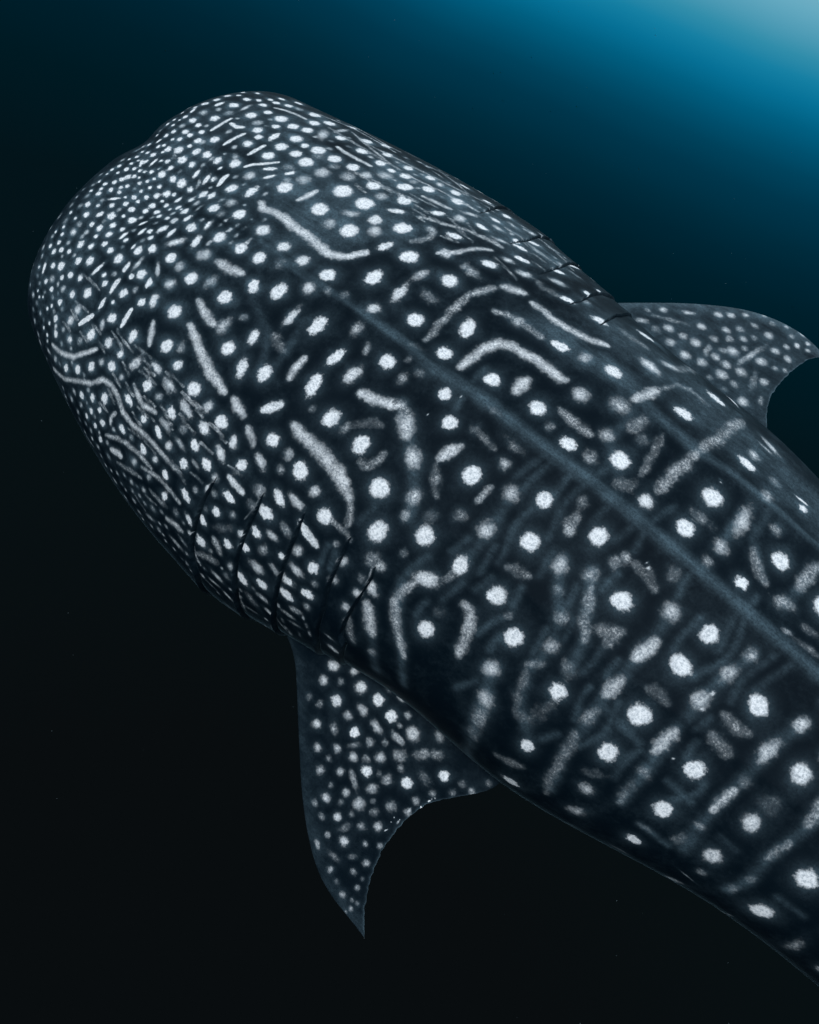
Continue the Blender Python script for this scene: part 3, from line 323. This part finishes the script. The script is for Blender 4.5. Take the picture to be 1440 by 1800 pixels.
VERTS = []; FACES = []; A_SD = []; A_BR = []; A_RAD = []; A_TONE = []; A_PALE = []; A_VEIL = []
NV = 0
def add_part(V, F, sd, br, rad, tone, pale, veil=None):
    global NV
    VERTS.append(V.astype(np.float32)); FACES.append((F+NV).astype(np.int32))
    A_SD.append(sd.ravel()); A_BR.append(br.ravel()); A_RAD.append(rad.ravel()); A_TONE.append(tone.ravel()); A_PALE.append(pale.ravel())
    A_VEIL.append(np.zeros(len(V), np.float32) if veil is None else veil.ravel())
    NV += len(V)

def grid_faces(nr, nc, wrap):
    i = np.arange(nr-1)[:, None]*nc; j = np.arange(nc if wrap else nc-1)[None, :]
    j2 = (j+1) % nc
    return np.stack([i+j, i+j2, i+nc+j2, i+nc+j], -1).reshape(-1, 4)

def build_body():
    xs, th = body_grid()
    X, TH = np.meshgrid(xs, th, indexing='ij')
    P = skin(X, TH)
    sd, br, rad, tone, veil = pattern(P, X, TH, decode(SPOTS)+hidden_spots(), decode(TONES))
    # normals of the hull
    du = np.gradient(P, axis=0)
    dv = np.roll(P, -1, 1)-np.roll(P, 1, 1)
    N = np.cross(dv, du); N /= np.linalg.norm(N, axis=-1, keepdims=True)+1e-12
    ys, zs = spine(X); c = np.stack([X, ys, P[..., 2].mean(1, keepdims=True)+0*X], -1)
    if ((P-c)*N).sum(-1).mean() < 0: N = -N
    P = P+N*relief(X, np.where(TH > math.pi, TH-2*math.pi, TH))[..., None]
    # dent in the middle of the snout's lip
    yl = P[..., 1]-ys
    P[..., 0] += NOTCH*np.exp(-((yl-.03)/.06)**2)*np.exp(-X/.10)
    pale = np.clip((np.abs(np.where(TH > math.pi, TH-2*math.pi, TH))-2.0)/.4, 0, 1)
    V = P.reshape(-1, 3)
    F = grid_faces(len(xs), len(th), True)
    n = len(V); nc = len(th)
    V = np.vstack([V, P[0].mean(0), P[-1].mean(0)])
    add1 = lambda A, v: np.append(A.ravel(), [v, v])
    j = np.arange(nc); j2 = (j+1) % nc
    cap0 = np.stack([j2, j, np.full(nc, n), np.full(nc, n)], -1)
    b = (len(xs)-1)*nc
    cap1 = np.stack([b+j, b+j2, np.full(nc, n+1), np.full(nc, n+1)], -1)
    eye = ((X-.36)/.016)**2+((np.abs(np.where(TH > math.pi, TH-2*math.pi, TH))-1.80)/.032)**2 < 1
    sd[eye] = 4.; br[eye] = 0; tone[eye] = 0; veil[eye] = 0
    tw = np.where(TH > math.pi, TH-2*math.pi, TH)                 # the inside of each gill slit is plain dark skin
    for side, G in ((-1, GILL_L), (1, GILL_R)):
        for pts in G:
            xg, t0, t1 = gill_curve(pts, np.abs(tw))
            m = (np.sign(tw) == side) & (np.abs(tw) > t0) & (np.abs(tw) < t1+.15) & (np.abs(X-xg-.003) < .0015+.0026*np.clip((np.abs(tw)-t0)/.6, 0, 1))
            sd[m] = 4.; br[m] = 0; tone[m] = 0; veil[m] = 0
    add_part(V, np.vstack([F, cap0, cap1]), add1(sd, 4), add1(br, 0), add1(rad, .01), add1(tone, 0), add1(pale, 0), add1(veil, 0))
NOTCH = .05
build_body()

# ------------------------------------------------------------------ fins
def dense(pts, n):
    p = np.array(pts, float)
    for _ in range(3):                                            # corner cutting keeps the ends
        q = np.empty((2*len(p)-2+2, 2)); q[0] = p[0]; q[-1] = p[-1]
        q[1:-1:2] = .75*p[:-1]+.25*p[1:]; q[2:-1:2] = .25*p[:-1]+.75*p[1:]
        p = q
    L = np.append(0, np.cumsum(np.linalg.norm(np.diff(p, axis=0), axis=1))); L /= L[-1]
    t = np.linspace(0, 1, n)
    return np.stack([np.interp(t, L, p[:, 0]), np.interp(t, L, p[:, 1])], -1)

def build_fin(lead, trail, spots, P0, o, a, droop, thick, seed, tone0=.0, lead_tone=.10, fade=1.0, nu=300, nc=170):
    """flat foil: lead/trail outlines as (out, aft) in the fin's own plane, root first in both after reversing trail"""
    o = np.array(o, float); a = np.array(a, float); nrm = np.cross(a, o); nrm /= np.linalg.norm(nrm)
    if nrm[2] < 0: nrm = -nrm
    lead = [(lead[0][0]-.20, lead[0][1]-.02), (lead[0][0]-.08, lead[0][1]-.03)]+list(lead)
    trail = [(trail[-1][0]-.22, trail[-1][1]+.00), (trail[-1][0]-.06, trail[-1][1]+.005)]+list(trail[::-1])
    Ld = dense(lead, nu); Tr = dense(trail, nu)
    rng = np.random.default_rng(seed)
    u = np.linspace(0, 1, nu)
    rag = sum(rng.uniform(.3, 1)*np.sin(u*f+rng.uniform(0, 6)) for f in (60, 95, 140, 210))*.0011
    d = Tr-Ld; d /= np.linalg.norm(d, axis=1, keepdims=True)+1e-9
    Tr = Tr+d*(rag*np.clip((u-.25)*4, 0, 1)*np.clip((1-u)*12, 0, 1))[:, None]
    c = np.linspace(0, 1, nc)**1.15
    O = Ld[:, None, :]*(1-c[None, :, None])+Tr[:, None, :]*c[None, :, None]
    chord = np.linalg.norm(Tr-Ld, axis=1)
    tt = thick*(1-u)**.7*np.minimum(1, chord/.15)+.0012
    prof = 2.6*(np.sqrt(np.clip(c, 0, 1))-c)*np.where(c > .3, (1-c)**.15, 1)+.02
    prof[0] = 0; prof[-1] = 0
    T = tt[:, None]*prof[None, :]
    T[-1] = 0
    base = np.array(P0)+O[..., :1]*o+O[..., 1:]*a
    bend = -droop*np.clip(O[..., :1], 0, 1)**2*0
    ripple = .004*np.sin(u*21)[:, None]*np.clip((c-.5)*2, 0, 1)[None, :]*np.clip(u*2-.5, 0, 1)[:, None]
    mid = base+nrm*(bend+ripple[..., None])
    up = mid+nrm*T[..., None]; lo = mid-nrm*T[..., None]
    # spots in the fin plane
    sd = np.full(O.shape[:2], 4., np.float32); br = np.zeros_like(sd); key = np.full_like(sd, 9); rad = np.full_like(sd, .01)
    if spots:
        for pts, r, b in decode(spots):
            q = None
            if len(pts) == 1: q = np.linalg.norm(O-np.array(pts[0]), axis=-1)
            else:
                s = np.array(pts[0]); e = np.array(pts[-1]); ab = e-s; L = np.linalg.norm(ab); ab = ab/(L+1e-9)
                v = O-(s+e)/2; uu = v@ab; w2 = np.maximum((v*v).sum(-1)-uu*uu, 0)
                q = r*np.sqrt((uu/(L/2+.55*r))**2+w2/(1.06*r)**2)
            q = q/(r*.93); k = q+(1-b)*.35; m = k < key
            key[m] = k[m]; sd[m] = q[m]; br[m] = min(.95, .15+b*.84)*fade; rad[m] = r
    tone = tone0+lead_tone*np.exp(-((c[None, :]*chord[:, None])/.04)**2)+.45*np.exp(-(1-c[None, :])*chord[:, None]/.003)*np.clip((u[:, None]-.3)*5, 0, 1)
    tone = tone.astype(np.float32)
    z = np.zeros_like(sd)
    F = grid_faces(nu, nc, False)
    n = nu*nc
    V = np.vstack([up.reshape(-1, 3), lo.reshape(-1, 3)])
    F2 = F[:, ::-1]+n
    # stitch the open root
    j = np.arange(nc-1)
    root = np.stack([j+1, j, n+j, n+j+1], -1)
    far = np.full_like(sd, 4.)
    add_part(V, np.vstack([F, F2, root]), np.concatenate([sd.ravel(), far.ravel()]), np.concatenate([br.ravel(), z.ravel()]),
             np.concatenate([rad.ravel(), rad.ravel()]), np.concatenate([tone.ravel(), tone.ravel()]), np.concatenate([z.ravel(), z.ravel()+.8]))

r_ = math.radians
build_fin(FIN_L_LEAD, FIN_L_TRAIL, FIN_L_SPOTS, (1.8, -.5, -.42), (0, -math.cos(r_(18)), -math.sin(r_(18))), (1, 0, 0), .1, .020, 1)
build_fin(FIN_R_LEAD, FIN_R_TRAIL, FIN_R_SPOTS, (1.8, .5, -.42), (0, math.cos(r_(12)), -math.sin(r_(12))), (1, 0, 0), .1, .020, 2, tone0=.16, lead_tone=.28, fade=.80)  # bluish haze over the right fin is put into its paler tone

def fin_at(x, up, lead, trail, seed, th=0.0):
    y, z = spine(np.array(x)); p = skin(np.array(x), np.array(0.0 if up > 0 else math.pi))
    build_fin(lead, trail, '', (float(p[0]), float(p[1]), float(p[2])), (0, math.sin(th), up*math.cos(th)), (1, 0, 0), 0, .02, seed, tone0=.15, nu=50, nc=30)
fin_at(3.75, 1, [(-.05, -.30), (.15, -.10), (.32, .10), (.40, .24)], [(.40, .24), (.28, .22), (.10, .20), (-.03, .26)], 3)
fin_at(4.75, 1, [(-.04, -.12), (.08, -.02), (.15, .09)], [(.15, .09), (.08, .09), (-.02, .12)], 4)
fin_at(5.62, 1, [(-.06, -.22), (.25, .05), (.62, .34), (.88, .50)], [(.88, .50), (.60, .44), (.28, .28), (-.03, .14)], 5)
fin_at(5.62, -1, [(-.06, -.18), (.16, .02), (.40, .22)], [(.40, .22), (.18, .18), (-.03, .12)], 6)

# ------------------------------------------------------------------ skin material
def skin_material():
    m = bpy.data.materials.new("spotted_shark_skin"); g = NG(m)
    tc = g.n('ShaderNodeTexCoord').outputs['Object']
    sd = g.attr('spot_distance'); br = g.attr('spot_paleness'); tone = g.attr('skin_tone'); pale = g.attr('belly'); veil = g.attr('skin_veil'); rad = g.attr('spot_radius')
    edge = g.noise(tc, 95, 4, .68); fine = g.noise(tc, 185, 4, .7); mid = g.noise(tc, 15, 5, .62); grain = g.noise(tc, 215, 3, .85)
    blob = g.noise(tc, 44, 3, .65); patch = g.noise(tc, 31, 3, .6)
    mp = g.n('ShaderNodeMapping'); g.put(mp.inputs[0], tc); mp.inputs['Scale'].default_value = (7, 95, 95)
    streak = g.noise(mp.outputs[0], 1.0, 4, .6)
    e0 = g.math('SUBTRACT', edge, .5); f0 = g.math('SUBTRACT', fine, .5); r0 = g.math('SUBTRACT', grain, .5); b0 = g.math('SUBTRACT', blob, .5)
    st0 = g.math('SUBTRACT', streak, .5)
    amp = g.math('MINIMUM', g.math('DIVIDE', .021, rad), 1.7)
    warp = g.math('MULTIPLY', g.math('ADD', g.math('ADD', e0, g.math('MULTIPLY', f0, .4)), g.math('MULTIPLY', b0, g.math('MULTIPLY_ADD', br, -1.6, 2.2))), amp)
    s1 = g.math('ADD', sd, warp)
    core = g.smooth(s1, 1.22, .66)                               # solid, ragged spot
    soft = g.smooth(s1, 1.50, -.05)                               # worn, cloudy spot
    halo = g.math('POWER', 2.718, g.math('MULTIPLY', g.math('MAXIMUM', g.math('SUBTRACT', g.math('ADD', sd, g.math('MULTIPLY', warp, .6)), .8), 0.0), -1.9))
    dim = g.math('SUBTRACT', 1.0, br)
    body = g.mix(g.smooth(br, .96, .76), core, soft)
    body = g.math('MULTIPLY', body, g.math('MULTIPLY_ADD', r0, 1.0, 1.0))
    speck = g.smooth(g.math('ADD', g.math('MULTIPLY', f0, 1.1), g.math('MULTIPLY', e0, .8)), g.math('MULTIPLY_ADD', br, -.30, .12), g.math('MULTIPLY_ADD', br, -.20, .22))
    dm = g.math('MULTIPLY', dim, 1.9, clamp=True)
    spk = g.math('MULTIPLY_ADD', g.math('SUBTRACT', speck, 1.0), dm, 1.0)
    spk = g.math('MULTIPLY_ADD', spk, .68, .32)
    lum = g.math('POWER', br, 1.1)
    lum = g.math('MULTIPLY', lum, g.math('MAXIMUM', .15, g.math('MULTIPLY_ADD', g.math('MULTIPLY', g.math('SUBTRACT', patch, .5), dm), 3.4, 1.05)))
    spot = g.math('MULTIPLY', g.math('MULTIPLY', body, spk), lum, clamp=True)
    # skin between the spots
    cloud = g.smooth(g.math('MULTIPLY_ADD', e0, .35, mid), .42, .72)
    tn = g.math('MULTIPLY', tone, g.math('ADD', g.math('MULTIPLY_ADD', st0, 1.6, .95), g.math('MULTIPLY', g.math('SUBTRACT', mid, .5), 2.2)))
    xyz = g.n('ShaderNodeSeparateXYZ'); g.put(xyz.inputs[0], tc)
    grey = g.math('MAXIMUM', g.smooth(xyz.outputs[0], 1.35, .35), g.math('MULTIPLY', g.smooth(xyz.outputs[1], .05, .45), .8))   # the head is greyer; the right side's bluish haze is painted into its skin
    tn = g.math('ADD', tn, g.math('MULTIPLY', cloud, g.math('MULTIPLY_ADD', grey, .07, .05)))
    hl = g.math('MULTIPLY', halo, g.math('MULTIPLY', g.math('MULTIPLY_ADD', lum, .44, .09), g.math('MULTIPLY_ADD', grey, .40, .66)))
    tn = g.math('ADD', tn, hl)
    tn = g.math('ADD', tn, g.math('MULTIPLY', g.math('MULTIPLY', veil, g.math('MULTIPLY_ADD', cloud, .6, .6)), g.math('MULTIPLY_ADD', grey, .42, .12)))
    tn = g.math('MULTIPLY', tn, g.math('ADD', g.math('MULTIPLY_ADD', r0, 2.2, 1.0), g.math('MULTIPLY_ADD', f0, 1.2, g.math('MULTIPLY', e0, .8))), clamp=True)
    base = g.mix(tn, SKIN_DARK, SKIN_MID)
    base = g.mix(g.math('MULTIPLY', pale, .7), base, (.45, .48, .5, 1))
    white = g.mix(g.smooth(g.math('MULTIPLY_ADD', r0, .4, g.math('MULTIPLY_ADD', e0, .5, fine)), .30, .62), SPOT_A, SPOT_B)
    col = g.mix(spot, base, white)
    bs = g.n('ShaderNodeBsdfPrincipled')
    g.put(bs.inputs['Base Color'], col); bs.inputs['Roughness'].default_value = .62
    bs.inputs['Specular IOR Level'].default_value = .04
    bs.inputs['Sheen Weight'].default_value = .035; bs.inputs['Sheen Roughness'].default_value = .18; bs.inputs['Sheen Tint'].default_value = (.45, .8, 1, 1)
    bp = g.n('ShaderNodeBump'); bp.inputs['Strength'].default_value = .25; bp.inputs['Distance'].default_value = .004
    hgt = g.math('ADD', g.math('MULTIPLY', grain, .5), g.math('ADD', g.math('MULTIPLY', fine, .6), g.math('MULTIPLY', spot, .3)))
    g.put(bp.inputs['Height'], hgt); g.put(bs.inputs['Normal'], bp.outputs[0])
    out = g.n('ShaderNodeOutputMaterial'); g.put(out.inputs[0], bs.outputs[0])
    return m
SKIN_DARK = (.0012, .0046, .0082, 1); SKIN_MID = (.093, .145, .178, 1)
SPOT_A = (.42, .45, .48, 1); SPOT_B = (.79, .80, .81, 1)

def build_shark():
    V = np.vstack(VERTS); F = np.vstack(FACES)
    tri = F[:, 2] == F[:, 3]
    q = F[~tri]; t = F[tri][:, :3]
    me = bpy.data.meshes.new("whale_shark")
    me.vertices.add(len(V)); me.vertices.foreach_set('co', V.ravel())
    nl = q.size+t.size
    me.loops.add(nl); me.polygons.add(len(q)+len(t))
    me.loops.foreach_set('vertex_index', np.concatenate([q.ravel(), t.ravel()]).astype(np.int32))
    st = np.concatenate([np.arange(len(q))*4, q.size+np.arange(len(t))*3]).astype(np.int32)
    me.polygons.foreach_set('loop_start', st)
    me.update(calc_edges=True); me.validate()
    me.polygons.foreach_set('use_smooth', np.ones(len(me.polygons), bool))
    for nm, A in (('spot_distance', A_SD), ('spot_paleness', A_BR), ('spot_radius', A_RAD), ('skin_tone', A_TONE), ('belly', A_PALE), ('skin_veil', A_VEIL)):
        at = me.attributes.new(nm, 'FLOAT', 'POINT'); at.data.foreach_set('value', np.concatenate(A).astype(np.float32))
    me.materials.append(skin_material())
    o = bpy.data.objects.new("whale_shark", me); COL.objects.link(o)
    M = ((0.9884, -0.0439, -0.1454), (0.0, 0.9561, -0.2885), (0.1521, 0.2852, 0.9449))
    o.matrix_world = Matrix([list(r)+[0] for r in M]+[[0, 0, 0, 1]])
    o['label'] = "large dark whale shark covered in white spots, swimming through deep blue water"
    o['category'] = "whale shark"
    return o
shark = build_shark()

# ------------------------------------------------------------------ drifting specks in the water
def build_specks():
    rng = np.random.default_rng(11)
    m = bpy.data.materials.new("drifting_specks"); g = NG(m)
    b = g.n('ShaderNodeBsdfDiffuse'); b.inputs[0].default_value = (.12, .16, .18, 1)
    o = g.n('ShaderNodeOutputMaterial'); g.put(o.inputs[0], b.outputs[0])
    base = np.array([(1, 0, 0), (-1, 0, 0), (0, 1, 0), (0, -1, 0), (0, 0, 1), (0, 0, -1)], float)
    tri = [(0, 2, 4), (2, 1, 4), (1, 3, 4), (3, 0, 4), (2, 0, 5), (1, 2, 5), (3, 1, 5), (0, 3, 5)]
    vs = []; fs = []
    n = 0
    while n < 600:
        p = np.array([rng.uniform(-4, 6), rng.uniform(-2.5, 6), rng.uniform(-3, 2.5)])
        d = np.linalg.norm(p-np.array(CL))
        if d < .75: continue
        r = rng.uniform(.0004, .0011)*(.6+.35*d)
        q = p+base*r*rng.uniform(.6, 1.3, (6, 1))
        k = len(vs)
        vs += [tuple(v) for v in q]; fs += [tuple(k+i for i in t) for t in tri]
        n += 1
    me = bpy.data.meshes.new("drifting_specks"); me.from_pydata(vs, [], fs); me.materials.append(m)
    ob = bpy.data.objects.new("drifting_specks", me); COL.objects.link(ob)
    ob['kind'] = 'stuff'
    ob['label'] = "tiny pale specks of plankton drifting in the blue water"
build_specks()
